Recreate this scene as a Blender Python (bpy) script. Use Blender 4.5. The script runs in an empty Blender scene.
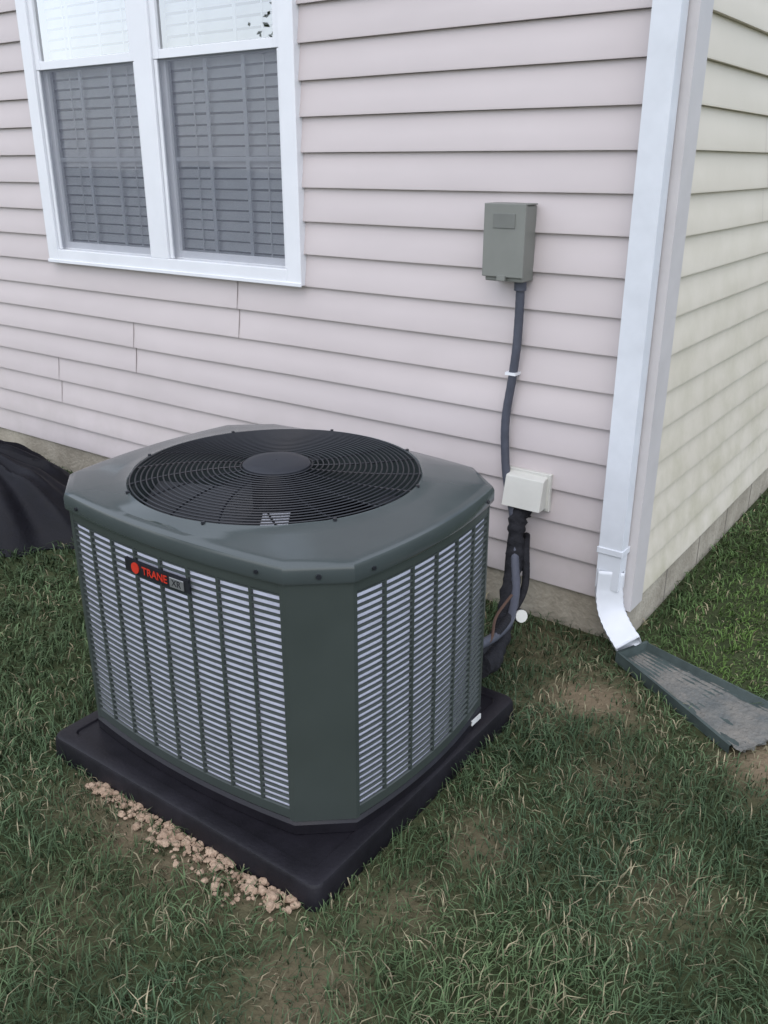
import bpy, math, random
import numpy as np
from mathutils import Vector, Matrix, noise
random.seed(4); rng=np.random.default_rng(7)
R=math.radians
scene=bpy.context.scene

# ------------------------------------------------------------ helpers
def link(o,parent=None):
    scene.collection.objects.link(o)
    if parent: o.parent=parent
    return o
def empty(name):
    o=bpy.data.objects.new(name,None); o.empty_display_size=.2
    return link(o)
def mesh(name,v,f,mat,parent=None,smooth=None,bevel=0):
    me=bpy.data.meshes.new(name); me.from_pydata([tuple(p) for p in v],[],[tuple(q) for q in f]); me.update()
    o=bpy.data.objects.new(name,me); link(o,parent)
    if mat: me.materials.append(mat)
    if smooth is not None:
        me.polygons.foreach_set('use_smooth',[True]*len(me.polygons))
        me.set_sharp_from_angle(angle=R(smooth))
    if bevel:
        b=o.modifiers.new('b','BEVEL'); b.width=bevel; b.segments=3; b.limit_method='ANGLE'
    return o
class MB:
    def __init__(s): s.v=[]; s.f=[]
    def add(s,v,f):
        n=len(s.v); s.v+= [tuple(p) for p in v]; s.f+=[tuple(i+n for i in q) for q in f]
    def box(s,x0,x1,y0,y1,z0,z1):
        s.add([(x0,y0,z0),(x1,y0,z0),(x1,y1,z0),(x0,y1,z0),(x0,y0,z1),(x1,y0,z1),(x1,y1,z1),(x0,y1,z1)],
              [(0,3,2,1),(4,5,6,7),(0,1,5,4),(1,2,6,5),(2,3,7,6),(3,0,4,7)])
    def tube(s,pts,r,n=8,closed=False,cap=True):
        pts=[Vector(p) for p in pts]; m=len(pts); rs=r if isinstance(r,(list,tuple)) else [r]*m
        t=[]
        for i in range(m):
            a=pts[(i-1)%m] if (closed or i>0) else pts[i]; b=pts[(i+1)%m] if (closed or i<m-1) else pts[i]
            t.append((b-a).normalized())
        up=Vector((0,0,1)) if abs(t[0].z)<.9 else Vector((1,0,0))
        nrm=(up-t[0]*up.dot(t[0])).normalized(); V=[]
        for i in range(m):
            nrm=(nrm-t[i]*nrm.dot(t[i])).normalized(); bi=t[i].cross(nrm)
            for k in range(n):
                a=2*math.pi*k/n; V.append(pts[i]+(nrm*math.cos(a)+bi*math.sin(a))*rs[i])
        F=[]
        for i in range(m if closed else m-1):
            j=(i+1)%m
            for k in range(n):
                l=(k+1)%n; F.append((i*n+k,i*n+l,j*n+l,j*n+k))
        if cap and not closed:
            F.append(tuple(range(n-1,-1,-1))); F.append(tuple((m-1)*n+k for k in range(n)))
        s.add(V,F)
    def obj(s,name,mat,parent=None,smooth=None,bevel=0): return mesh(name,s.v,s.f,mat,parent,smooth,bevel)
def catmull(P,k=8):
    P=[Vector(p) for p in P]; Q=[P[0]*2-P[1]]+P+[P[-1]*2-P[-2]]; out=[]
    for i in range(1,len(Q)-2):
        a,b,c,d=Q[i-1:i+3]
        for j in range(k):
            t=j/k; out.append(.5*((2*b)+(c-a)*t+(2*a-5*b+4*c-d)*t*t+(3*b-a-3*c+d)*t**3))
    out.append(P[-1]); return out

# ------------------------------------------------------------ materials
def mat(name,base,rough=.6,metal=0,var=.12,scale=8,bump=0,bscale=60,spec=.5,col2=None,stretch=(1,1,1),detail=3):
    m=bpy.data.materials.new(name); m.use_nodes=True; N=m.node_tree.nodes; L=m.node_tree.links
    b=N['Principled BSDF']; b.inputs['Roughness'].default_value=rough; b.inputs['Metallic'].default_value=metal
    b.inputs['Specular IOR Level'].default_value=spec
    tc=N.new('ShaderNodeTexCoord'); mp=N.new('ShaderNodeMapping'); mp.inputs['Scale'].default_value=stretch
    L.new(tc.outputs['Object'],mp.inputs[0])
    nz=N.new('ShaderNodeTexNoise'); nz.inputs['Scale'].default_value=scale; nz.inputs['Detail'].default_value=detail
    nz.inputs['Roughness'].default_value=.65; L.new(mp.outputs[0],nz.inputs['Vector'])
    cr=N.new('ShaderNodeValToRGB'); cr.color_ramp.elements[0].position=.3; cr.color_ramp.elements[1].position=.7
    c2=col2 or tuple(min(1,c*(1+var)) for c in base)
    c1=base if col2 else tuple(c*(1-var) for c in base)
    cr.color_ramp.elements[0].color=(*c1,1); cr.color_ramp.elements[1].color=(*c2,1)
    L.new(nz.outputs['Fac'],cr.inputs[0]); L.new(cr.outputs[0],b.inputs['Base Color'])
    rr=N.new('ShaderNodeMapRange'); rr.inputs[3].default_value=max(0,rough-.08); rr.inputs[4].default_value=min(1,rough+.1)
    L.new(nz.outputs['Fac'],rr.inputs[0]); L.new(rr.outputs[0],b.inputs['Roughness'])
    if bump:
        n2=N.new('ShaderNodeTexNoise'); n2.inputs['Scale'].default_value=bscale; n2.inputs['Detail'].default_value=2
        L.new(mp.outputs[0],n2.inputs['Vector'])
        bp=N.new('ShaderNodeBump'); bp.inputs['Strength'].default_value=bump; bp.inputs['Distance'].default_value=.01
        L.new(n2.outputs['Fac'],bp.inputs['Height']); L.new(bp.outputs[0],b.inputs['Normal'])
    return m
def siding_mat(name,c1,c2,dirt,dirt_amt,zfade):
    m=mat(name,c1,.5,0,col2=c2,scale=.9,bump=.12,bscale=2.5,spec=.35,stretch=(1,1,3))
    N=m.node_tree.nodes; L=m.node_tree.links; b=N['Principled BSDF']
    src=b.inputs['Base Color'].links[0].from_socket
    tc=[n for n in N if n.type=='TEX_COORD'][0]
    sp=N.new('ShaderNodeSeparateXYZ'); L.new(tc.outputs['Object'],sp.inputs[0])
    mr=N.new('ShaderNodeMapRange'); mr.inputs[1].default_value=zfade; mr.inputs[2].default_value=0; L.new(sp.outputs['Z'],mr.inputs[0])
    nz=N.new('ShaderNodeTexNoise'); nz.inputs['Scale'].default_value=5; nz.inputs['Detail'].default_value=5; nz.inputs['Roughness'].default_value=.7
    L.new(tc.outputs['Object'],nz.inputs['Vector'])
    r2=N.new('ShaderNodeMapRange'); r2.inputs[1].default_value=.40; r2.inputs[2].default_value=.75; L.new(nz.outputs['Fac'],r2.inputs[0])
    ad=N.new('ShaderNodeMath'); ad.operation='MULTIPLY_ADD'; L.new(mr.outputs[0],ad.inputs[0]); ad.inputs[1].default_value=1.0; ad.inputs[2].default_value=.12
    mu=N.new('ShaderNodeMath'); mu.operation='MULTIPLY'; L.new(ad.outputs[0],mu.inputs[0]); L.new(r2.outputs[0],mu.inputs[1])
    m2=N.new('ShaderNodeMath'); m2.operation='MULTIPLY'; m2.use_clamp=True; L.new(mu.outputs[0],m2.inputs[0]); m2.inputs[1].default_value=dirt_amt
    mx=N.new('ShaderNodeMix'); mx.data_type='RGBA'; L.new(m2.outputs[0],mx.inputs[0]); L.new(src,mx.inputs[6]); mx.inputs[7].default_value=(*dirt,1)
    L.new(mx.outputs[2],b.inputs['Base Color'])
    return m
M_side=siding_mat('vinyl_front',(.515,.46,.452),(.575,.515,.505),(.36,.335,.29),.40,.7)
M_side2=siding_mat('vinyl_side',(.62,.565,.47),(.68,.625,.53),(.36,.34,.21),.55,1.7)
M_white=mat('white_vinyl',(.72,.73,.75),.35,var=.03,scale=5,bump=.03,bscale=9)
M_alu=mat('white_painted_aluminium',(.62,.64,.67),.35,var=.06,scale=7,bump=.05,bscale=14)
M_corner=mat('corner_trim',(.54,.51,.50),.45,var=.04)
M_conc=mat('foundation_concrete',(.25,.22,.17),.9,col2=(.40,.36,.29),scale=6,bump=.5,bscale=70)
M_green=mat('painted_steel',(.040,.049,.045),.34,var=.06,scale=5,bump=.02,bscale=30)
M_cap=mat('painted_cap',(.052,.063,.063),.17,var=.08,scale=4,bump=.02,bscale=20)
M_coil=mat('coil_fins',(.60,.61,.71),.5,var=.10,scale=14)
M_black=mat('black_plastic',(.009,.008,.011),.42,var=.3,scale=9,bump=.08,bscale=120,spec=.3)
M_wire=mat('black_wire',(.014,.015,.019),.33,var=.1,spec=.45)
M_dark=mat('dark_interior',(.006,.006,.007),.9,spec=.1)
M_blade=mat('fan_blade',(.045,.048,.053),.45,metal=.3)
M_box=mat('disconnect_grey',(.185,.19,.17),.45,var=.06)
M_cond=mat('conduit_grey',(.07,.075,.095),.5,var=.15,scale=20,spec=.3)
M_ins=mat('foam_insulation',(.016,.016,.019),.8,var=.3,scale=30,bump=.6,bscale=80,spec=.2)
M_red=mat('badge_red',(.46,.035,.02),.4,spec=.2)
M_silver=mat('badge_silver',(.35,.35,.36),.3,metal=.7)
M_label=mat('paper_label',(.6,.6,.58),.5)
M_vent=mat('vent_plastic',(.56,.55,.50),.5,var=.06)
M_blind=mat('blind_slat',(.76,.76,.76),.5,var=.04)
M_room=mat('room_wall',(.10,.10,.10),.9)
M_roof=mat('roof_shingle',(.06,.055,.05),.95,var=.3,scale=30,bump=.6)
M_tarp=mat('black_cover_fabric',(.006,.006,.009),.6,var=.3,scale=20,bump=.15,bscale=90,spec=.2)
M_tray=mat('splash_tray_plastic',(.055,.072,.068),.55,var=.25,scale=14,spec=.3)
M_silt=mat('tray_silt',(.09,.10,.098),.85,col2=(.19,.175,.15),scale=11,bump=.9,bscale=70,detail=6)
M_rock=mat('clay_rubble',(.22,.145,.095),.95,col2=(.45,.33,.235),scale=34,bump=.6,bscale=120)
M_bark=mat('bark',(.09,.07,.05),.95,var=.3,bump=.8,bscale=20)
M_leaf=mat('leaves',(.05,.09,.025),.6,col2=(.11,.16,.05),scale=2)

def glass(name,fac,tint):
    m=bpy.data.materials.new(name); m.use_nodes=True; N=m.node_tree.nodes; L=m.node_tree.links; N.clear()
    o=N.new('ShaderNodeOutputMaterial'); mx=N.new('ShaderNodeMixShader'); t=N.new('ShaderNodeBsdfTransparent'); g=N.new('ShaderNodeBsdfGlossy')
    g.inputs['Roughness'].default_value=0.01; t.inputs[0].default_value=tint
    fr=N.new('ShaderNodeFresnel'); fr.inputs[0].default_value=1.5
    mu=N.new('ShaderNodeMath'); mu.operation='MULTIPLY'; mu.use_clamp=True; mu.inputs[1].default_value=fac
    tc=N.new('ShaderNodeTexCoord'); nz=N.new('ShaderNodeTexNoise'); nz.inputs['Scale'].default_value=2.2; nz.inputs['Detail'].default_value=0; L.new(tc.outputs['Object'],nz.inputs['Vector'])
    bp=N.new('ShaderNodeBump'); bp.inputs['Strength'].default_value=.05; bp.inputs['Distance'].default_value=.03; L.new(nz.outputs['Fac'],bp.inputs['Height']); L.new(bp.outputs[0],g.inputs['Normal'])
    L.new(fr.outputs[0],mu.inputs[0]); L.new(mu.outputs[0],mx.inputs[0]); L.new(t.outputs[0],mx.inputs[1]); L.new(g.outputs[0],mx.inputs[2]); L.new(mx.outputs[0],o.inputs[0])
    return m
M_glass=glass('window_glass_upper',8,(.85,.88,.88,1)); M_glass2=glass('window_glass_lower',1.8,(.93,.95,.96,1))
def screen():
    m=bpy.data.materials.new('insect_screen'); m.use_nodes=True; N=m.node_tree.nodes
    b=N['Principled BSDF']; b.inputs['Base Color'].default_value=(.19,.20,.24,1); b.inputs['Roughness'].default_value=.7
    b.inputs['Alpha'].default_value=.42
    return m
M_screen=screen()

# ------------------------------------------------------------ camera
F=880.; PITCH=21.6; YAW=36.0
cam=bpy.data.cameras.new('camera'); co=bpy.data.objects.new('camera',cam); link(co)
cam.sensor_fit='VERTICAL'; cam.sensor_height=36; cam.lens=F/1024*36; cam.clip_end=600; cam.clip_start=.05
CAM=Vector((.94,-2.755,1.6)); co.location=CAM; co.rotation_euler=(R(90-PITCH),0,R(YAW)); scene.camera=co

# ------------------------------------------------------------ house
house=empty('vinyl_sided_house')
LAP=.124; ZB=.15; DEP=.016; HT=5.4; HX=-10; HY=9
WX0,WX1,WZ0,WZ1=-3.11,-1.44,1.145,2.95
def siding(mb,u0,u1,z0,z1,face):
    k=0; ns=max(1,int((u1-u0)/.22)); us=[u0+(u1-u0)*i/ns for i in range(ns+1)]
    while ZB+k*LAP<z1:
        a=ZB+k*LAP; b=a+LAP; k+=1
        lo=max(a,z0); hi=min(b,z1)
        if hi<=lo+1e-4: continue
        def dp(z): return DEP*(1-(z-a)/LAP)+.002
        prof=[(0,lo)] if lo==a else []
        prof+=[(dp(lo),lo)]
        if lo==a: prof+=[(dp(lo+.007)+.0015,lo+.007)]
        if lo+.07<hi: prof+=[(dp(lo+.06)-.0008,lo+.06)]
        prof+=[(dp(hi),hi)]
        V=[];Fc=[]; n_p=len(prof)
        for u in us:
            wz=noise.noise(Vector((u*1.1,a*3.7,.3 if face=='front' else 7)))*.0028
            wd=noise.noise(Vector((u*2.0,a*5.1,3.3)))*.0016
            for i,(d,z) in enumerate(prof):
                ed=0 if (d==0 or i==n_p-1) else wd; ez=wz if (lo==a and i<3) else 0
                if face=='front': V.append((u,-d-ed,z+ez))
                else: V.append((d+ed,u,z+ez))
        for j in range(ns):
            for i in range(n_p-1): Fc.append((j*n_p+i,(j+1)*n_p+i,(j+1)*n_p+i+1,j*n_p+i+1))
        mb.add(V,Fc)
mb=MB()
siding(mb,HX,WX0,ZB,HT,'front'); siding(mb,WX1,0,ZB,HT,'front')
siding(mb,WX0,WX1,ZB,WZ0,'front'); siding(mb,WX0,WX1,WZ1,HT,'front')
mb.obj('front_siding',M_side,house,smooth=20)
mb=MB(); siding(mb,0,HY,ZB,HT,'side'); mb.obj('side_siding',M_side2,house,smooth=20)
def seam(mb,u,k,face):
    for j in (0,1):
        a=ZB+(k+j)*LAP; b=a+LAP-.002; e=.0032
        if face=='front': mb.add([(u,-DEP-.002-e,a),(u+.002,-DEP-.002-e,a),(u+.002,-.002-e,b),(u,-.002-e,b),(u,-DEP,a),(u,0,b)],[(0,1,2,3),(4,0,3,5)])
        else: mb.add([(DEP+.002+e,u,a),(DEP+.002+e,u+.002,a),(.002+e,u+.002,b),(.002+e,u,b)],[(0,1,2,3)])
mb=MB()
for u,k in ((-1.83,6),(-2.55,4),(-3.2,2),(-3.9,6),(-.75,21)): seam(mb,u,k,'front')
for u,k in ((.9,12),(1.0,10),(2.2,5),(.5,16)): seam(mb,u,k,'side')
mb.obj('panel_seams',mat('seam_shadow',(.30,.26,.25),.7),house)
mb=MB()
T=.14
mb.box(HX,WX0,.004,T,.0,HT); mb.box(WX1,-.004,.004,T,0,HT); mb.box(WX0,WX1,.004,T,0,WZ0); mb.box(WX0,WX1,.004,T,WZ1,HT)
mb.box(-T,-.004,T,HY,0,HT); mb.box(HX,-T,HY-T,HY,0,HT); mb.box(HX,HX+T,T,HY-T,0,HT)
mb.obj('wall_core',M_room,house)
mb=MB(); mb.box(HX-.01,.004,-.004,.003,-.3,ZB+.004); mb.box(.0042,.008,-.004,HY,-.3,ZB+.003)
mb.obj('foundation',M_conc,house)
mb=MB()
for y in np.arange(.4,HY,.4): mb.box(.0085,.0095,y,y+.008,-.05,ZB)
mb.obj('foundation_joints',mat('mortar',(.2,.18,.15),.95),house)
mb=MB(); mb.box(WX0-.5,WX1+.5,1.6,1.65,.3,3.4); mb.box(WX0-.5,WX1+.5,T,1.6,.3,.35); mb.box(WX0-.5,WX1+.5,T,1.6,3.35,3.4)
mb.obj('room',M_room,house)
mb=MB(); mb.box(-.085,.026,-.026,-.0205,ZB-.015,HT); mb.box(.0205,.026,-.0205,.085,ZB-.015,HT); mb.box(-.088,-.085,-.024,0,ZB-.015,HT); mb.box(0,.024,.085,.088,ZB-.015,HT)
mb.obj('corner_post',M_corner,house)
mb=MB(); e=.4
x0,x1,y0,y1=HX-e,e,-e,HY+e; r=(y1-y0)/2
mb.add([(x0,y0,HT+.15),(x1,y0,HT+.15),(x1,y1,HT+.15),(x0,y1,HT+.15),(x0+r,y0+r,HT+2.8),(x1-r,y0+r,HT+2.8)],[(0,1,5,4),(1,2,5),(2,3,4,5),(3,0,4)])
mb.obj('roof',M_roof,house)
mb=MB(); mb.box(x0,x1,y0,y1,HT,HT+.14); mb.box(x0,x1,y0-.12,y0-.003,HT+.02,HT+.15); mb.obj('soffit_and_gutter',M_white,house)
# window
mb=MB(); Y=-.040; t=.075
mb.box(WX0,WX0+t,Y,.06,WZ0,WZ1); mb.box(WX1-t,WX1,Y,.06,WZ0,WZ1)
mb.box(WX0+t,WX1-t,Y+.001,.06,WZ0,WZ0+t*.8); mb.box(WX0+t,WX1-t,Y+.001,.06,WZ1-t,WZ1)
xm=(WX0+WX1)/2; mb.box(xm-.055,xm+.055,Y+.002,.06,WZ0+t*.8,WZ1-t)
mb.box(WX0-.004,WX1+.004,Y-.006,Y-.001,WZ0-.004,WZ0+.012)
mb.obj('window_frame',M_white,house,bevel=.004)
zm=2.0
sash=MB(); scr=MB(); g1=MB(); g2=MB(); mun=MB(); bl=MB()
for a,b in ((WX0+t,xm-.055),(xm+.055,WX1-t)):
    s=.035
    for z0,z1,y0_,y1_ in ((zm,WZ1-t,-.028,.0),(WZ0+t*.8,zm+.03,.004,.034)):
        sash.box(a,a+s,y0_,y1_,z0,z1); sash.box(b-s,b,y0_,y1_,z0,z1)
        sash.box(a+s,b-s,y0_+.001,y1_,z0,z0+s); sash.box(a+s,b-s,y0_+.001,y1_,z1-s,z1)
    g1.add([(a+s,-.014,zm+s),(b-s,-.014,zm+s),(b-s,-.014,WZ1-t-s),(a+s,-.014,WZ1-t-s)],[(0,1,2,3)])
    g2.add([(a+s,.019,WZ0+.09),(b-s,.019,WZ0+.09),(b-s,.019,zm),(a+s,.019,zm)],[(0,1,2,3)])
    scr.add([(a+.012,-.020,WZ0+.07),(b-.012,-.020,WZ0+.07),(b-.012,-.020,zm),(a+.012,-.020,zm)],[(0,1,2,3)])
    for i in (1,2):
        x=a+s+(b-a-2*s)*i/3
        mun.box(x-.009,x+.009,.024,.030,WZ0+.09,zm-.005); mun.box(x-.008,x+.008,-.009,-.004,zm+s,WZ1-t-s)
    for z in (WZ0+.09+(zm-WZ0-.09)*.5,): mun.box(a+s,b-s,.0245,.0295,z-.009,z+.009)
    z=(zm+s+WZ1-t-s)/2; mun.box(a+s,b-s,-.0085,-.0045,z-.008,z+.008)
    z=WZ0+.08
    while z<WZ1-.08:
        j=random.uniform(-.002,.002)
        bl.add([(a+.01,.044,z-.014+j),(b-.01,.044,z-.014-j),(b-.01,.056,z+.018-j),(a+.01,.056,z+.018+j),(a+.01,.044,z-.0165+j),(b-.01,.044,z-.0165-j)],[(0,1,2,3),(4,5,1,0)])
        z+=.042
    for xx in (a+.15,b-.15): bl.box(xx-.003,xx+.003,.040,.042,WZ0+.08,WZ1-.08)
    for q in ((a+.002,a+.02,WZ0+.062,zm-.0),(b-.02,b-.002,WZ0+.062,zm-.0)): sash.box(q[0],q[1],-.027,-.016,q[2],q[3]-.002)
sash.obj('sashes',M_white,house,bevel=.002); mun.obj('muntins',M_white,house); bl.obj('blinds',M_blind,house)
g1.obj('upper_glass',M_glass,house); g2.obj('lower_glass',M_glass2,house); scr.obj('insect_screens',M_screen,house)
mb=MB(); mb.box(.02,.05,2.02,2.10,.33,.42); mb.tube([(.05,2.06,.375),(.10,2.06,.375),(.115,2.06,.35)],.014); mb.obj('hose_bib',M_dark,house)

# ------------------------------------------------------------ downspout
ds=empty('downspout')
def sweep(path,w,d,u0,mb,scale=None):
    pts=[Vector(p) for p in path]; m=len(pts); prof=[]
    nx=9
    for i in range(nx): prof.append((-w/2+w*i/(nx-1),-d/2-(.0022 if i%2 else 0)*(0<i<nx-1)))
    for i in range(1,6): prof.append((w/2+(.002 if i%2 else 0),-d/2+d*i/6))
    for i in range(nx): prof.append((w/2-w*i/(nx-1),d/2))
    for i in range(1,6): prof.append((-w/2-(.002 if i%2 else 0),d/2-d*i/6))
    n=len(prof); V=[];Fc=[]; u=Vector(u0)
    for i,p in enumerate(pts):
        t=(pts[min(m-1,i+1)]-pts[max(0,i-1)]).normalized(); u=(u-t*u.dot(t)).normalized(); v=t.cross(u)*-1
        k=scale[i] if scale else 1
        for a,b in prof: V.append(p+u*a*k+v*-b*k)
    for i in range(m-1):
        for k in range(n):
            l=(k+1)%n; Fc.append((i*n+k,i*n+l,(i+1)*n+l,(i+1)*n+k))
    mb.add(V,Fc)
mb=MB(); dx,dy=-.045,-.062
sweep([(dx,dy,HT+.05),(dx,dy,3),(dx,dy,.23)],.082,.058,(1,0,0),mb)
mb.obj('pipe',M_alu,ds,smooth=30)
mb=MB(); P=catmull([(dx,dy,.30),(dx,dy,.22),(dx+.018,dy-.012,.15),(dx+.06,dy-.036,.10),(dx+.115,dy-.066,.062)],6)
sc=[1.07 if i<6 else (1.08+ (.05 if i%2 else 0)) for i in range(len(P))]
sweep(P,.080,.062,(.9,.4,0),mb,sc)
o=mb.obj('elbow',M_alu,ds,smooth=40); sm=o.modifiers.new('s','SOLIDIFY'); sm.thickness=.002
mb=MB()
for z in (.36,2.6,4.6): mb.box(dx-.046,dx+.046,dy-.034,dy+.036,z,z+.022)
mb.obj('straps',M_alu,ds,bevel=.002)

# ------------------------------------------------------------ splash tray
st=empty('splash_block')
c0=Vector((.075,-.105,0)); d=Vector((.92,-.39,0)).normalized(); n=Vector((-d.y,d.x,0))
def tp(a,b,z): p=c0+d*a+n*b; return (p.x,p.y,z)
mb=MB(); Lt=.53; cols=12
V=[];Fc=[]
prof=[(-1.0,.0,.0),(-1.0,0,.048),(-.93,.0,.050),(-.86,0,.020),(0,0,.016),(.86,0,.020),(.93,0,.050),(1.0,0,.048),(1.0,0,0)]
for i in range(cols+1):
    a=Lt*i/cols; hw=.070+.082*(i/cols)**1.1
    for (k,_,z) in prof: V.append(tp(a,k*hw,z*(.9-.3*i/cols)+.004))
m_=len(prof)
for i in range(cols):
    for k in range(m_-1): Fc.append((i*m_+k,i*m_+k+1,(i+1)*m_+k+1,(i+1)*m_+k))
mb.add(V,Fc)
for a,hw in ((-.006,.072),):
    V=[tp(a,-hw,.004),tp(a,hw,.004),tp(a,hw,.05),tp(a,-hw,.05),tp(a+.012,-hw,.004),tp(a+.012,hw,.004),tp(a+.012,hw,.05),tp(a+.012,-hw,.05)]
    mb.add(V,[(0,1,2,3),(7,6,5,4),(3,2,6,7),(0,3,7,4),(1,5,6,2)])
mb.obj('tray',M_tray,st,smooth=40)
mb=MB(); V=[];Fc=[]; nA=70; nB=24
for i in range(nA+1):
    a=.014+(Lt+.02)*i/nA; hw=(.070+.082*(min(a,Lt)/Lt)**1.1)*.87
    for k in range(nB+1):
        b_=(k/(nB/2)-1)*hw; rib=.0022*math.sin(k*math.pi/1.5)
        V.append(tp(a+(random.uniform(-.02,.0) if i==nA else 0),b_,.019+rib+.006*noise.noise(Vector((a*14,b_*14,0)))*(.3+i/nA)+random.uniform(-.0006,.0012)-(.012 if i==nA else 0)))
for i in range(nA):
    for k in range(nB): Fc.append((i*(nB+1)+k,i*(nB+1)+k+1,(i+1)*(nB+1)+k+1,(i+1)*(nB+1)+k))
mb.add(V,Fc); mb.obj('silt',M_silt,st,smooth=60)

# ------------------------------------------------------------ AC unit
ac=empty('air_conditioner_condenser')
CX,CY=-.63,-1.09
A1,A2=.380,.396; B1,B2=.493,.300; BOW=.030; NS=24
def outline(off=0,ns=NS):
    P=[]
    for i in range(ns+1):
        u=-1+2*i/ns; P.append(Vector((u*A1,-(A2+BOW*(1-u*u)),0)))
    for i in range(ns+1):
        u=-1+2*i/ns; P.append(Vector((B1+BOW*(1-u*u),u*B2,0)))
    for i in range(ns+1):
        u=1-2*i/ns; P.append(Vector((u*A1,(A2+BOW*(1-u*u)),0)))
    for i in range(ns+1):
        u=1-2*i/ns; P.append(Vector((-(B1+BOW*(1-u*u)),u*B2,0)))
    m=len(P); Q=[]
    for i in range(m):
        e1=(P[i]-P[i-1]).normalized(); e2=(P[(i+1)%m]-P[i]).normalized()
        n1=Vector((e1.y,-e1.x,0)); n2=Vector((e2.y,-e2.x,0)); nn=(n1+n2).normalized(); Q.append(P[i]+nn*(off/max(.5,nn.dot(n1))))
    return Q
def W(p,z): return (CX+p.x,CY+p.y,z)
def loft(mb,rings,close=True):
    m=len(rings[0]); V=[q for r in rings for q in r]; Fc=[]
    for i in range(len(rings)-1):
        for k in range(m): l=(k+1)%m; Fc.append((i*m+k,i*m+l,(i+1)*m+l,(i+1)*m+k))
    mb.add(V,Fc)
Z0,Z1=.105,.765
def ring(off,z): return [W(p,z) for p in outline(off)]
def circ(r,z,t=1,off=-.012):
    out=[]
    for p in outline(off):
        a=math.atan2(p.y,p.x); q=Vector((math.cos(a)*r,math.sin(a)*r,0)); out.append(W(p.lerp(q,t),z))
    return out
mb=MB()
RG=.392
loft(mb,[ring(-.01,Z1-.014),ring(.010,Z1-.016),ring(.013,Z1-.010),ring(.013,Z1+.018),ring(.009,Z1+.028),ring(.001,Z1+.034),ring(-.012,Z1+.037),
  circ(RG+.02,Z1+.042,.35),circ(RG+.013,Z1+.050,.75),circ(RG+.011,Z1+.056),circ(RG+.005,Z1+.060),circ(RG,Z1+.056),circ(RG-.004,Z1+.045),circ(RG-.008,Z1-.05),circ(RG-.008,Z1-.16)])
mb.obj('top_cap',M_cap,ac,smooth=28)
ZT=Z1+.058
mb=MB()
for i in [2,NS-2,NS+1+2,NS+1+NS-2]:
    p=outline(.014)[i]; q=outline(.018)[i]; mb.tube([W(p,Z1+.004),W(q,Z1+.004)],.005,10)
p=(outline(.014)[NS]+outline(.014)[NS+1])/2; q=(outline(.018)[NS]+outline(.018)[NS+1])/2
mb.tube([W(p,Z1+.004),W(q,Z1+.004)],.006,10)
for a in range(8):
    a=a*math.pi/4+.3; x=CX+(RG+.008)*math.cos(a); y=CY+(RG+.008)*math.sin(a); mb.tube([(x,y,ZT-.004),(x,y,ZT+.005)],.005,8)
mb.obj('screws',M_wire,ac)
mb=MB()
def gz(r): return ZT+.002+.016*(1-(r/RG)**2)
r=.098
while r<RG+.003:
    mb.tube([(CX+r*math.cos(a),CY+r*math.sin(a),gz(r)) for a in np.linspace(0,2*math.pi,96,endpoint=False)],.0021,6,closed=True)
    r+=.0145
for k in range(18):
    a0=2*math.pi*k/18
    pts=[]
    for i in range(12):
        rr=.075+(RG+.006-.075)*i/11; a=a0+.22*(i/11)**1.4; pts.append((CX+rr*math.cos(a),CY+rr*math.sin(a),gz(rr)-.004))
    mb.tube(pts,.0026,6)
mb.obj('fan_grille',M_wire,ac,smooth=60)
mb=MB(); rg=[]
for r_,z_ in ((.092,-.006),(.092,.003),(.086,.008),(.06,.011),(.03,.013),(.002,.0135)):
    rg.append([(CX+r_*math.cos(a),CY+r_*math.sin(a),gz(0)+z_) for a in np.linspace(0,2*math.pi,64,endpoint=False)])
loft(mb,rg); mb.obj('grille_hub',mat('hub_plastic',(.022,.024,.03),.5,spec=.3),ac,smooth=40)
mb=MB(); mb.tube([(CX,CY,gz(0)-.012),(CX,CY,.62)],.07,24); mb.obj('fan_motor',M_black,ac,smooth=40)
mb=MB()
for k in range(4):
    a0=k*math.pi/2+.55; V=[];Fc=[]
    for i in range(9):
        rr=.07+.295*i/8; wd=.35+.25*i/8
        for j in range(7):
            s=j/6-.5; a=a0+s*wd*1.5+.25*i/8; V.append((CX+rr*math.cos(a),CY+rr*math.sin(a),.715-s*.085))
    for i in range(8):
        for j in range(6): Fc.append((i*7+j,i*7+j+1,(i+1)*7+j+1,(i+1)*7+j))
    mb.add(V,Fc)
mb.obj('fan_blades',M_blade,ac,smooth=60)
mb=MB(); mb.box(-.025,.045,-.045,.045,0,.002)
o=mb.obj('motor_label',mat('label_grey',(.36,.37,.40),.5),ac); o.location=(CX+.13,CY-.17,.755); o.rotation_euler=(.25,0,.6)
mb=MB(); pr=[W(p,Z0+.01) for p in outline(-.02)]; mb.add(pr,[tuple(range(len(pr)))]); mb.obj('base_pan_floor',M_dark,ac)
mb=MB(); loft(mb,[ring(-.007,Z0+.005),ring(-.007,Z1-.02)]); mb.obj('coil',M_coil,ac,smooth=30)
mb=MB(); loft(mb,[ring(-.03,Z0+.005),ring(-.03,Z1-.02)]); mb.obj('coil_backing',M_dark,ac,smooth=30)
mb=MB()
for za,zb in ((Z0,Z0+.028),(Z1-.045,Z1)):
    loft(mb,[ring(-.009,za),ring(.001,za),ring(.002,za+.002),ring(.002,zb),ring(-.009,zb)])
O=outline(.0035); Oi=outline(-.009); mm=len(O)
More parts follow.
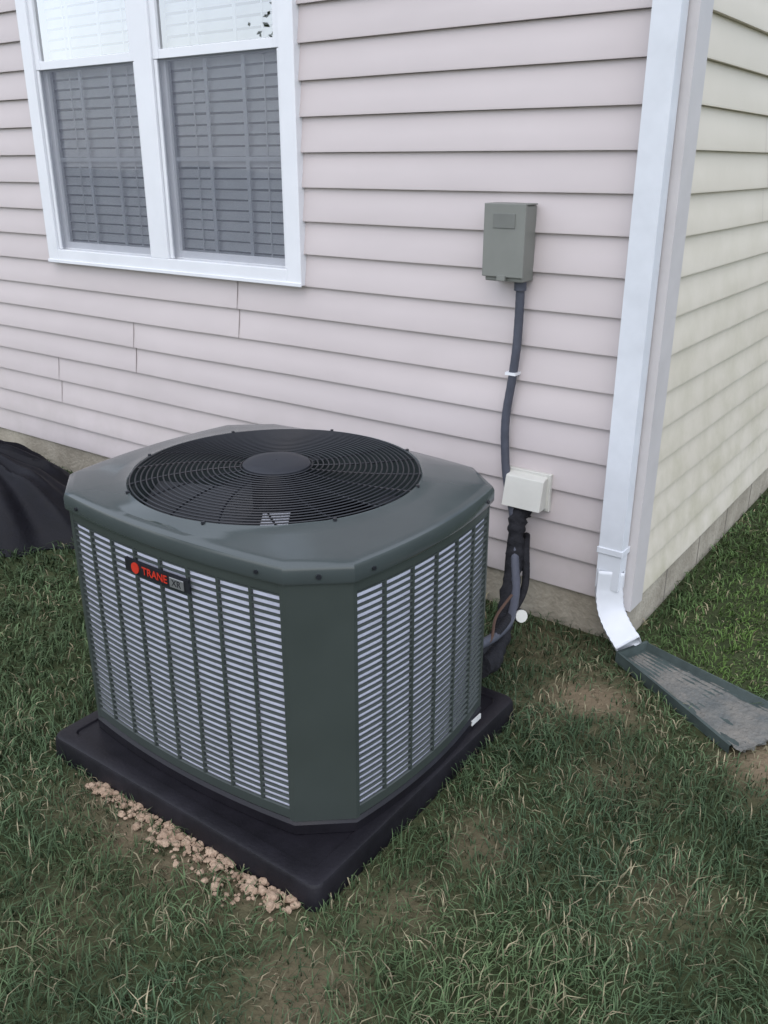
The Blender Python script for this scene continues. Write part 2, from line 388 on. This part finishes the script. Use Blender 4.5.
for c in range(4):
    e=(c+1)*(NS+1)-1; idx=[e-1,e,(e+1)%mm,(e+2)%mm]
    pts=[O[i] for i in idx]
    pts[0]=pts[1].lerp(pts[0],.45); pts[3]=pts[2].lerp(pts[3],.45)
    ins=[Oi[i] for i in idx]; ins=[ins[1].lerp(ins[0],.45),ins[2].lerp(ins[3],.45)]
    pl=[ins[0]]+pts+[ins[1]]
    V=[W(p,Z0-.002) for p in pl]+[W(p,Z1-.002) for p in pl]; k=len(pl)
    mb.add(V,[(i,i+1,k+i+1,k+i) for i in range(k-1)])
mb.obj('corner_posts_and_rails',M_green,ac,bevel=.0015)
mb=MB(); 
def sidept(s,u,off):
    if s==0: p=Vector((u*A1,-(A2+BOW*(1-u*u)),0)); n_=Vector((2*BOW*u/A1,-1,0))
    if s==1: p=Vector((B1+BOW*(1-u*u),u*B2,0)); n_=Vector((1,2*BOW*u/B2,0))
    if s==2: p=Vector((-u*A1,(A2+BOW*(1-u*u)),0)); n_=Vector((-2*BOW*u/A1,1,0))
    if s==3: p=Vector((-(B1+BOW*(1-u*u)),-u*B2,0)); n_=Vector((-1,-2*BOW*u/B2,0))
    n_.normalize(); return p+n_*off
NR=33; zb0=Z0+.030; zt0=Z1-.047; pitch=(zt0-zb0)/NR
for s in range(4):
    nc=8 if s%2==0 else 6; ln=A1 if s%2==0 else B2; bw=.0075/ln/2*1.0
    for c in range(nc+1):
        u=-1+2*c/nc; ua,ub=max(-1,u-bw),min(1,u+bw)
        q=[sidept(s,ua,-.009),sidept(s,ua,.001),sidept(s,ub,.001),sidept(s,ub,-.009)]
        V=[W(p,zb0-.004) for p in q]+[W(p,zt0+.004) for p in q]
        mb.add(V,[(0,1,5,4),(1,2,6,5),(2,3,7,6)])
    for c in range(nc):
        us=np.linspace(-1+2*c/nc+bw*.8,-1+2*(c+1)/nc-bw*.8,4)
        for r_ in range(NR+1):
            z=zb0+pitch*r_; h=pitch*.30
            V=[]
            for u in us: V+= [W(sidept(s,u,-.005),z-h*.5),W(sidept(s,u,.002),z-h*.5),W(sidept(s,u,.002),z-h*.2),W(sidept(s,u,-.004),z+h*.35)]
            Fc=[]
            for i in range(3):
                for k in range(3): Fc.append((i*4+k,(i+1)*4+k,(i+1)*4+k+1,i*4+k+1))
            mb.add(V,Fc)
mb.obj('louvred_panels',M_green,ac)
mb=MB(); loft(mb,[ring(-.004,.060),ring(.004,.064),ring(.006,Z0-.012),ring(-.001,Z0-.003),ring(-.02,Z0-.002)]); mb.obj('base_pan',M_black,ac,smooth=35)
mb=MB(); mb.box(-.004,0,-.025,.025,-.008,.008); o=mb.obj('base_label',M_label,ac); p=sidept(1,.82,.012); o.location=W(p,.088)
# badge
mb=MB()
u0,u1=-.32,.28; zc=.674; V=[];ns=10
for i in range(ns+1):
    u=u0+(u1-u0)*i/ns
    V+=[W(sidept(0,u,.003),zc-.018),W(sidept(0,u,.010),zc-.017),W(sidept(0,u,.010),zc+.017),W(sidept(0,u,.003),zc+.018)]
mb.add(V,[(i*4+k,(i+1)*4+k,(i+1)*4+k+1,i*4+k+1) for i in range(ns) for k in range(3)]+[(0,1,2,3),(ns*4+3,ns*4+2,ns*4+1,ns*4)])
mb.obj('badge_plate',M_wire,ac)
def onface(u,z,off): 
    p=sidept(0,u,off); return W(p,z), math.atan2(sidept(0,u+.01,0).y-sidept(0,u-.01,0).y,sidept(0,u+.01,0).x-sidept(0,u-.01,0).x)
mb=MB(); mb.tube([(0,0,0),(0,-.0025,0)],.0145,28); o=mb.obj('badge_disc',M_red,ac); l,a=onface(-.21,zc,.0105); o.location=l; o.rotation_euler=(0,0,a)
tx=bpy.data.curves.new('badge_text','FONT'); tx.body='TRANE'; tx.size=.029; tx.extrude=.0005; tx.align_x='CENTER'; tx.align_y='CENTER'; tx.offset=.0004
o=bpy.data.objects.new('badge_text',tx); link(o,ac); l,a=onface(-.02,zc,.0115); o.location=l; o.rotation_euler=(R(90),0,a); tx.materials.append(M_red)
mb=MB(); mb.box(-.024,.024,-.003,0,-.013,.013); o=mb.obj('badge_tag',M_silver,ac,bevel=.002); l,a=onface(.185,zc,.0105); o.location=l; o.rotation_euler=(0,0,a)
tx=bpy.data.curves.new('tag_text','FONT'); tx.body='XR'; tx.size=.024; tx.extrude=.0004; tx.align_x='CENTER'; tx.align_y='CENTER'
o=bpy.data.objects.new('tag_text',tx); link(o,ac); l,a=onface(.185,zc,.0140); o.location=l; o.rotation_euler=(R(90),0,a); tx.materials.append(M_wire)

# pad
pad=empty('equipment_pad')
def rrect(x0,x1,y0,y1,r,z,k=6):
    out=[]
    for cx,cy,a0 in ((x1-r,y0+r,-90),(x1-r,y1-r,0),(x0+r,y1-r,90),(x0+r,y0+r,180)):
        for i in range(k+1): a=R(a0+90*i/k); out.append((cx+r*math.cos(a),cy+r*math.sin(a),z))
    return out
PX0,PX1,PY0,PY1=-1.09,-.09,-1.60,-.64
mb=MB()
def pr_(i,z,r=.03): return rrect(PX0+i,PX1-i,PY0+i,PY1-i,r,z)
loft(mb,[pr_(-.004,-.01),pr_(0,.055),pr_(.004,.064),pr_(.012,.067),pr_(.045,.067,.02),pr_(.049,.062,.02),pr_(.06,.062,.02)])
q=pr_(.06,.062,.02); mb.add(q,[tuple(range(len(q)))])
mb.obj('pad_slab',M_black,pad,smooth=35)

# ------------------------------------------------------------ disconnect box
db=empty('electrical_disconnect_box')
mb=MB(); bx0,bx1,bz0,bz1=-.575,-.435,1.235,1.475
mb.box(bx0,bx1,-.092,-.012,bz0,bz1); mb.obj('enclosure',M_box,db,bevel=.005)
mb=MB(); mb.box(bx0-.006,bx1+.006,-.104,-.0935,bz0+.015,bz1+.006); mb.box(bx0-.006,bx1+.006,-.0935,-.02,bz1+.001,bz1+.006)
mb.obj('cover',M_box,db,bevel=.003)
mb=MB(); mb.box(bx0+.03,bx1-.03,-.107,-.1045,bz1-.07,bz1-.025); mb.obj('embossed_label',mat('emboss',(.15,.155,.14),.5),db,bevel=.001)
mb=MB(); mb.box(-.52,-.49,-.112,-.1,bz0+.005,bz0+.02); mb.obj('latch',M_box,db)
cd=empty('electrical_conduit')
P=catmull([(-.462,-.05,1.24),(-.463,-.045,1.15),(-.468,-.04,1.02),(-.480,-.038,.90),(-.497,-.038,.76),(-.492,-.04,.64),(-.475,-.045,.53),(-.437,-.06,.42),(-.405,-.09,.34),(-.37,-.15,.27),(-.315,-.24,.205),(-.26,-.38,.17),(-.22,-.55,.20),(-.2,-.70,.24)],8)
mb=MB(); mb.tube(P,[.0150+.0006*(i%2) for i in range(len(P))],10); mb.obj('flexible_conduit',M_cond,cd,smooth=60)
mb=MB(); mb.tube([(-.462,-.05,1.243),(-.462,-.05,1.205)],.021,12); mb.obj('connector',M_cond,cd,smooth=40)
mb=MB(); mb.box(-.500,-.460,-.056,-.016,.915,.925); mb.obj('clip',M_white,cd)
ls=empty('refrigerant_line_set')
mb=MB()
P=catmull([(-.41,.0,.42),(-.412,-.05,.415),(-.405,-.085,.36),(-.385,-.12,.27),(-.355,-.20,.20),(-.30,-.34,.15),(-.24,-.50,.13),(-.2,-.62,.145),(-.19,-.70,.17)],8)
mb.tube(P,[.031+.004*math.sin(i*1.7)+.003*math.sin(i*.6) for i in range(len(P))],12)
P=catmull([(-.43,.0,.36),(-.43,-.05,.35),(-.425,-.08,.26),(-.40,-.14,.16),(-.34,-.30,.10),(-.27,-.48,.09),(-.21,-.66,.13)],8)
mb.tube(P,.018,10)
P=catmull([(-.395,-.02,.32),(-.36,-.09,.30),(-.32,-.16,.19),(-.29,-.3,.16),(-.23,-.5,.20),(-.2,-.69,.21)],8)
mb.tube(P,.014,10)
mb.obj('insulated_lines',M_ins,ls,smooth=60)
mb=MB(); mb.tube(catmull([(-.2,-.7,.225),(-.2,-.62,.225),(-.25,-.50,.235),(-.27,-.36,.25)],6),.005,8); mb.obj('liquid_line',mat('dull_copper',(.12,.07,.05),.5,metal=.6),ls,smooth=60)
mb=MB(); mb.tube([(-.285,-.30,.150),(-.262,-.315,.158)],.020,16); mb.tube([(-.250,-.323,.162),(-.243,-.328,.165)],.022,16); mb.obj('service_valve_caps',M_vent,ls,smooth=40)
mb=MB(); mb.tube([(-.262,-.315,.158),(-.250,-.323,.162)],.024,16); mb.tube([(-.33,-.28,.135),(-.285,-.30,.150)],.015,12); mb.obj('valve_collar',M_black,ls,smooth=40)
vh=empty('exhaust_vent')
mb=MB(); vx0,vx1,vz0,vz1=-.485,-.310,.435,.575
mb.box(vx0,vx1,-.03,-.012,vz0,vz1)
mb.obj('flange',M_vent,vh,bevel=.003)
mb=MB(); a,b=vx0+.012,vx1-.012
mb.add([(a,-.03,vz1-.01),(b,-.03,vz1-.01),(b,-.06,vz1-.02),(a,-.06,vz1-.02),(b,-.085,vz0+.012),(a,-.085,vz0+.012),(b,-.03,vz0+.012),(a,-.03,vz0+.012)],[(0,1,2,3),(3,2,4,5),(1,6,4,2),(0,3,5,7)])
mb.obj('hood',M_vent,vh,bevel=.004)
mb=MB(); mb.add([(a+.004,-.032,vz0+.02),(b-.004,-.032,vz0+.02),(b-.004,-.08,vz0+.02),(a+.004,-.08,vz0+.02)],[(0,1,2,3)]); mb.obj('flap',M_dark,vh)

# ------------------------------------------------------------ black cover heap (draped fabric)
V=[];Fc=[]; NR_,NA=44,160
def cover(r,a):
    rx,ry=.72,.44; edge=1+.06*math.sin(3*a+1)+.04*math.sin(7*a)+.03*math.sin(11*a+2)
    x=-3.03+rx*r*math.cos(a)*edge; y=-.62+ry*r*math.sin(a)*edge
    h=.325*(1-r**2.4)
    q=noise.noise(Vector((math.cos(a)*3.4,math.sin(a)*3.4,r*.9)))
    fold=(1-abs(q)*3.2)*.07*r*(1-r**8)+noise.noise(Vector((x*4.5,y*4.5,0)))*.07
    z=max(0,h+fold*(1-r**10)-.015)
    return (x,y,z+.003)
for i in range(NR_+1):
    for k in range(NA): V.append(cover(i/NR_ if i else .001,2*math.pi*k/NA))
for i in range(NR_):
    for k in range(NA): l=(k+1)%NA; Fc.append((i*NA+k,i*NA+l,(i+1)*NA+l,(i+1)*NA+k))
mesh('black_fabric_cover',V,Fc,M_tarp,None,smooth=80)

# ------------------------------------------------------------ lawn
G=rng.random((64,64))
def vnoise(x,y,s):
    x=x*s+100;y=y*s+100; xi=np.floor(x).astype(int); yi=np.floor(y).astype(int); fx=x-xi; fy=y-yi
    fx=fx*fx*(3-2*fx); fy=fy*fy*(3-2*fy); g=lambda a,b:G[a%64,b%64]
    return (g(xi,yi)*(1-fx)+g(xi+1,yi)*fx)*(1-fy)+(g(xi,yi+1)*(1-fx)+g(xi+1,yi+1)*fx)*fy
PATCH=[(.06,-.40,.19,.7),(.013,-1.78,.15,.5),(.04,-1.47,.12,.42),(.10,-1.18,.12,.42),(.30,-.75,.14,.3),(-.25,-1.66,.11,.6),(-.45,-1.66,.11,.8),(-.65,-1.66,.11,.8),(-.85,-1.66,.10,.6),(.66,-.42,.15,1),(.1,-.1,.10,.35),(-.2,-.2,.2,.35),(.55,-1.1,.14,.3),(-.55,-1.95,.2,.2)]
def bare(x,y):
    s=np.zeros_like(x)
    for a,b,r,w in PATCH: s=np.maximum(s,w*np.exp(-((x-a)**2+(y-b)**2)/(r*r)))
    return s*np.clip(.5+1.0*vnoise(x,y,14),0,1.2)
def ground():
    xs=np.concatenate([np.linspace(-220,-8,12)[:-1],np.linspace(-8,6,281),np.linspace(6,220,12)[1:]])
    ys=np.concatenate([np.linspace(-220,-6,12)[:-1],np.linspace(-6,8,281),np.linspace(8,220,12)[1:]])
    X,Y_=np.meshgrid(xs,ys); near=(np.abs(X)<8)&(np.abs(Y_)<8)
    Z=np.where(near,(vnoise(X,Y_,3)-.5)*.012-.004,-.01)
    V=np.stack([X,Y_,Z],-1).reshape(-1,3); nx=len(xs); ny=len(ys)
    Fc=[(j*nx+i,j*nx+i+1,(j+1)*nx+i+1,(j+1)*nx+i) for j in range(ny-1) for i in range(nx-1)]
    m=mat('lawn_soil',(.026,.038,.016),.95,scale=9,col2=(.058,.068,.032),bump=.9,bscale=60,spec=.1)
    o=mesh('ground',V.tolist(),Fc,m,None,smooth=80)
    at=o.data.color_attributes.new('bare','FLOAT_COLOR','POINT'); bb=bare(V[:,0],V[:,1])
    at.data.foreach_set('color',np.stack([bb,bb,bb,np.ones_like(bb)],-1).astype(np.float32).ravel())
    N=m.node_tree.nodes; L=m.node_tree.links; b=N['Principled BSDF']; src=b.inputs['Base Color'].links[0].from_socket
    va=N.new('ShaderNodeVertexColor'); va.layer_name='bare'; mx=N.new('ShaderNodeMix'); mx.data_type='RGBA'
    L.new(va.outputs[0],mx.inputs[0]); L.new(src,mx.inputs[6]); mx.inputs[7].default_value=(.20,.15,.10,1); L.new(mx.outputs[2],b.inputs['Base Color'])
ground()
n_=n
def grass(n):
    x=rng.uniform(-5.5,3,n); y=rng.uniform(-3.4,6,n)
    dcam=np.hypot(x-CAM.x,y-CAM.y)
    keep=rng.random(n)<np.clip((2.1/np.maximum(dcam,.5))**1.6,0,1)
    bb=bare(x,y)
    keep&=rng.random(n)>bb*.8
    keep&=~((x<.02)&(y>-.015))
    keep&=~((x>PX0-.0)&(x<PX1+.0)&(y>PY0)&(y<PY1))
    a=(x-c0.x)*d.x+(y-c0.y)*d.y; w=(x-c0.x)*n_.x+(y-c0.y)*n_.y
    keep&=~((a>-.01)&(a<Lt+.01)&(np.abs(w)<.072+.082*np.clip(a/Lt,0,1)))
    ex=(x+3.03)/.68; ey=(y+.62)/.42; keep&=(ex*ex+ey*ey)>1
    x=x[keep];y=y[keep]; bb=bb[keep]; m=len(x)
    cl=vnoise(x,y,9); c2=vnoise(x+31,y+7,2.2); c3=vnoise(x+3,y+17,28); c4=vnoise(x+13,y+1,6)
    moss=np.clip(1-(np.abs(x-.35)/.45),0,1)*((y>-.1))
    h=(.018+.028*cl+.015*c3)*rng.uniform(.5,1.45,m)*(1-.45*bb)*(1-.5*moss)
    th=rng.uniform(0,2*np.pi,m)*.85+2*np.pi*vnoise(x+9,y+5,5)
    lean=rng.uniform(.25,1.4,m)
    dx_=np.cos(th);dy_=np.sin(th)
    ph=th+np.pi/2+rng.uniform(-.6,.6,m); w=rng.uniform(.0009,.0021,m)*np.clip(np.hypot(x-CAM.x,y-CAM.y)/2,1,2.2)
    wx=np.cos(ph)*w; wy=np.sin(ph)*w
    z0=(vnoise(x,y,3)-.5)*.012-.006
    P=np.zeros((m,5,3),np.float32)
    P[:,0]=np.stack([x-wx,y-wy,z0],-1);P[:,1]=np.stack([x+wx,y+wy,z0],-1)
    mx_=x+dx_*h*lean*.35; my=y+dy_*h*lean*.35; mz=z0+h*.62
    P[:,2]=np.stack([mx_-wx*.8,my-wy*.8,mz],-1);P[:,3]=np.stack([mx_+wx*.8,my+wy*.8,mz],-1)
    P[:,4]=np.stack([x+dx_*h*lean*1.05,y+dy_*h*lean*1.05,z0+h*(1.05-.42*lean)],-1)
    idx=np.array([[0,1,3],[0,3,2],[2,3,4]]).reshape(-1)
    L_=(np.arange(m)[:,None]*5+idx[None]).ravel().astype(np.int32)
    me=bpy.data.meshes.new('grass'); me.vertices.add(m*5); me.vertices.foreach_set('co',P.ravel())
    me.loops.add(len(L_)); me.loops.foreach_set('vertex_index',L_)
    me.polygons.add(m*3); me.polygons.foreach_set('loop_start',np.arange(0,m*9,3,dtype=np.int32))
    try: me.polygons.foreach_set('loop_total',np.full(m*3,3,dtype=np.int32))
    except Exception: pass
    me.update(calc_edges=True)
    g1=np.array([.050,.084,.035]);g2=np.array([.100,.142,.064]);g3=np.array([.042,.074,.044]); stw=np.array([.27,.225,.145]); ms=np.array([.105,.18,.035])
    t=rng.random(m)[:,None]; C=g1*(1-t)+g2*t; k=(c2[:,None]); C=C*(1-k*.6)+g3*k*.6
    C=C*(1-.75*moss[:,None])+ms*.75*moss[:,None]
    s=(rng.random(m)<(.05+.55*bb+.14*np.clip((c4-.5)*3,0,1)))[:,None]*rng.uniform(.4,1,m)[:,None]; C=C*(1-s)+stw*s
    C=C*rng.uniform(.7,1.3,m)[:,None]*(.72+.56*c4[:,None])
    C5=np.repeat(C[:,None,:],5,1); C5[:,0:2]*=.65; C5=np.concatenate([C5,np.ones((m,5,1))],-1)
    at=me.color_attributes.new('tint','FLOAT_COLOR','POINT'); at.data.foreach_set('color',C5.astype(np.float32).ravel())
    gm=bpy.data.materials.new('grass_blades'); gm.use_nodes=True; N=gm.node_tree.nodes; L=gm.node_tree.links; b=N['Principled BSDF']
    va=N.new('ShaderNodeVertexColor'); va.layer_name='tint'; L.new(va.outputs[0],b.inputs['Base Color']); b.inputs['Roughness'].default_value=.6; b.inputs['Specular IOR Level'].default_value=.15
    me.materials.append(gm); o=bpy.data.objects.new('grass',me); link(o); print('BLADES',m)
grass(880000)

# ------------------------------------------------------------ clay rubble beside pad
import bmesh
bm=bmesh.new(); bmesh.ops.create_icosphere(bm,subdivisions=2,radius=1); bv=[v.co.copy() for v in bm.verts]; bf=[tuple(v.index for v in f.verts) for f in bm.faces]; bm.free()
mb=MB()
for i in range(520):
    t_=random.random(); x=-.86+.70*t_+random.gauss(0,.02); y=PY0-.004-abs(random.gauss(0,.036))*(.5+.7*t_)
    s=random.choice([.002,.003,.003,.004,.004,.005,.006,.008,.011])*random.uniform(.7,1.3)
    if random.random()<.10: x+=random.uniform(-.12,.12); y-=random.uniform(0,.06); s*=.7
    o3=Vector((random.random()*50,random.random()*50,0)); sc=Vector((random.uniform(.8,1.4),random.uniform(.8,1.3),random.uniform(.5,.85)))
    V=[]
    for v in bv:
        k=1+.45*noise.noise(v*1.4+o3)+.12*noise.noise(v*4+o3); V.append((x+v.x*s*sc.x*k,y+v.y*s*sc.y*k,s*.3+v.z*s*sc.z*k+.002))
    mb.add(V,bf)
mb.obj('gravel',M_rock,None,smooth=25)

# ------------------------------------------------------------ trees across the yard (reflected in the panes)
def tree(x,y,H,seed):
    rd=random.Random(seed); e=empty('deciduous_tree'); mb=MB()
    tr=[(x,y,-.1),(x+.05,y,H*.2),(x-.1,y+.1,H*.45),(x+.05,y,H*.8)]; mb.tube(catmull(tr,4),[.22*(1-.8*i/12) for i in range(13)],10)
    cl=[]
    for i in range(22):
        z=H*(.3+.6*rd.random()); a=rd.random()*6.28; l=H*.28*(1.15-abs(z/H-.55)*1.4)*rd.uniform(.6,1.1)
        p=Vector((x+math.cos(a)*l,y+math.sin(a)*l,z+l*.45)); mb.tube(catmull([(x,y,z-.1),(x+math.cos(a)*l*.5,y+math.sin(a)*l*.5,z+l*.15),p],3),[.07-.009*k for k in range(7)],6); cl.append(p)
        cl.append(Vector((x,y,z)).lerp(p,.6))
    mb.obj('trunk_and_limbs',M_bark,e,smooth=50)
    V=[];Fc=[]
    for p in cl:
        R_=H*rd.uniform(.07,.12)
        for k in range(260):
            v=Vector((rd.gauss(0,1),rd.gauss(0,1),rd.gauss(0,.75)))*R_*.6; q=p+v; s=rd.uniform(.05,.10)
            a=Vector((rd.uniform(-1,1),rd.uniform(-1,1),rd.uniform(-1,1))).normalized(); b=a.orthogonal().normalized()
            n0=len(V); V+=[q-a*s,q+b*s*.5,q+a*s,q-b*s*.5]; Fc.append((n0,n0+1,n0+2,n0+3))
    mesh('foliage',V,Fc,M_leaf,e)
tree(-17,-22,5.0,1); tree(-10.6,-13.5,5.9,2); tree(4,-19,8,3)

# ------------------------------------------------------------ light: open shade, very soft light from the open half of the sky
w=bpy.data.worlds.new('World'); scene.world=w; w.use_nodes=True; N=w.node_tree.nodes; L=w.node_tree.links
sky=N.new('ShaderNodeTexSky'); sky.sky_type='NISHITA'; sky.sun_disc=False
EL=52; AZ=(.36,-.933)
sky.sun_elevation=R(EL); sky.sun_rotation=math.atan2(AZ[0],AZ[1])
sky.air_density=1.0; sky.dust_density=1.5; sky.ozone_density=1.0
L.new(sky.outputs[0],N['Background'].inputs[0]); N['Background'].inputs[1].default_value=.15
sl=bpy.data.lights.new('sun','SUN'); sl.energy=4.6; sl.angle=R(172); sl.color=(.92,.94,1.0); so=bpy.data.objects.new('sun',sl); link(so)
dv=Vector((AZ[0]*math.cos(R(EL)),AZ[1]*math.cos(R(EL)),math.sin(R(EL)))); so.rotation_euler=dv.to_track_quat('Z','Y').to_euler(); so.location=(0,0,12)
scene.view_settings.view_transform='Standard'; scene.view_settings.look='None'; scene.view_settings.exposure=0
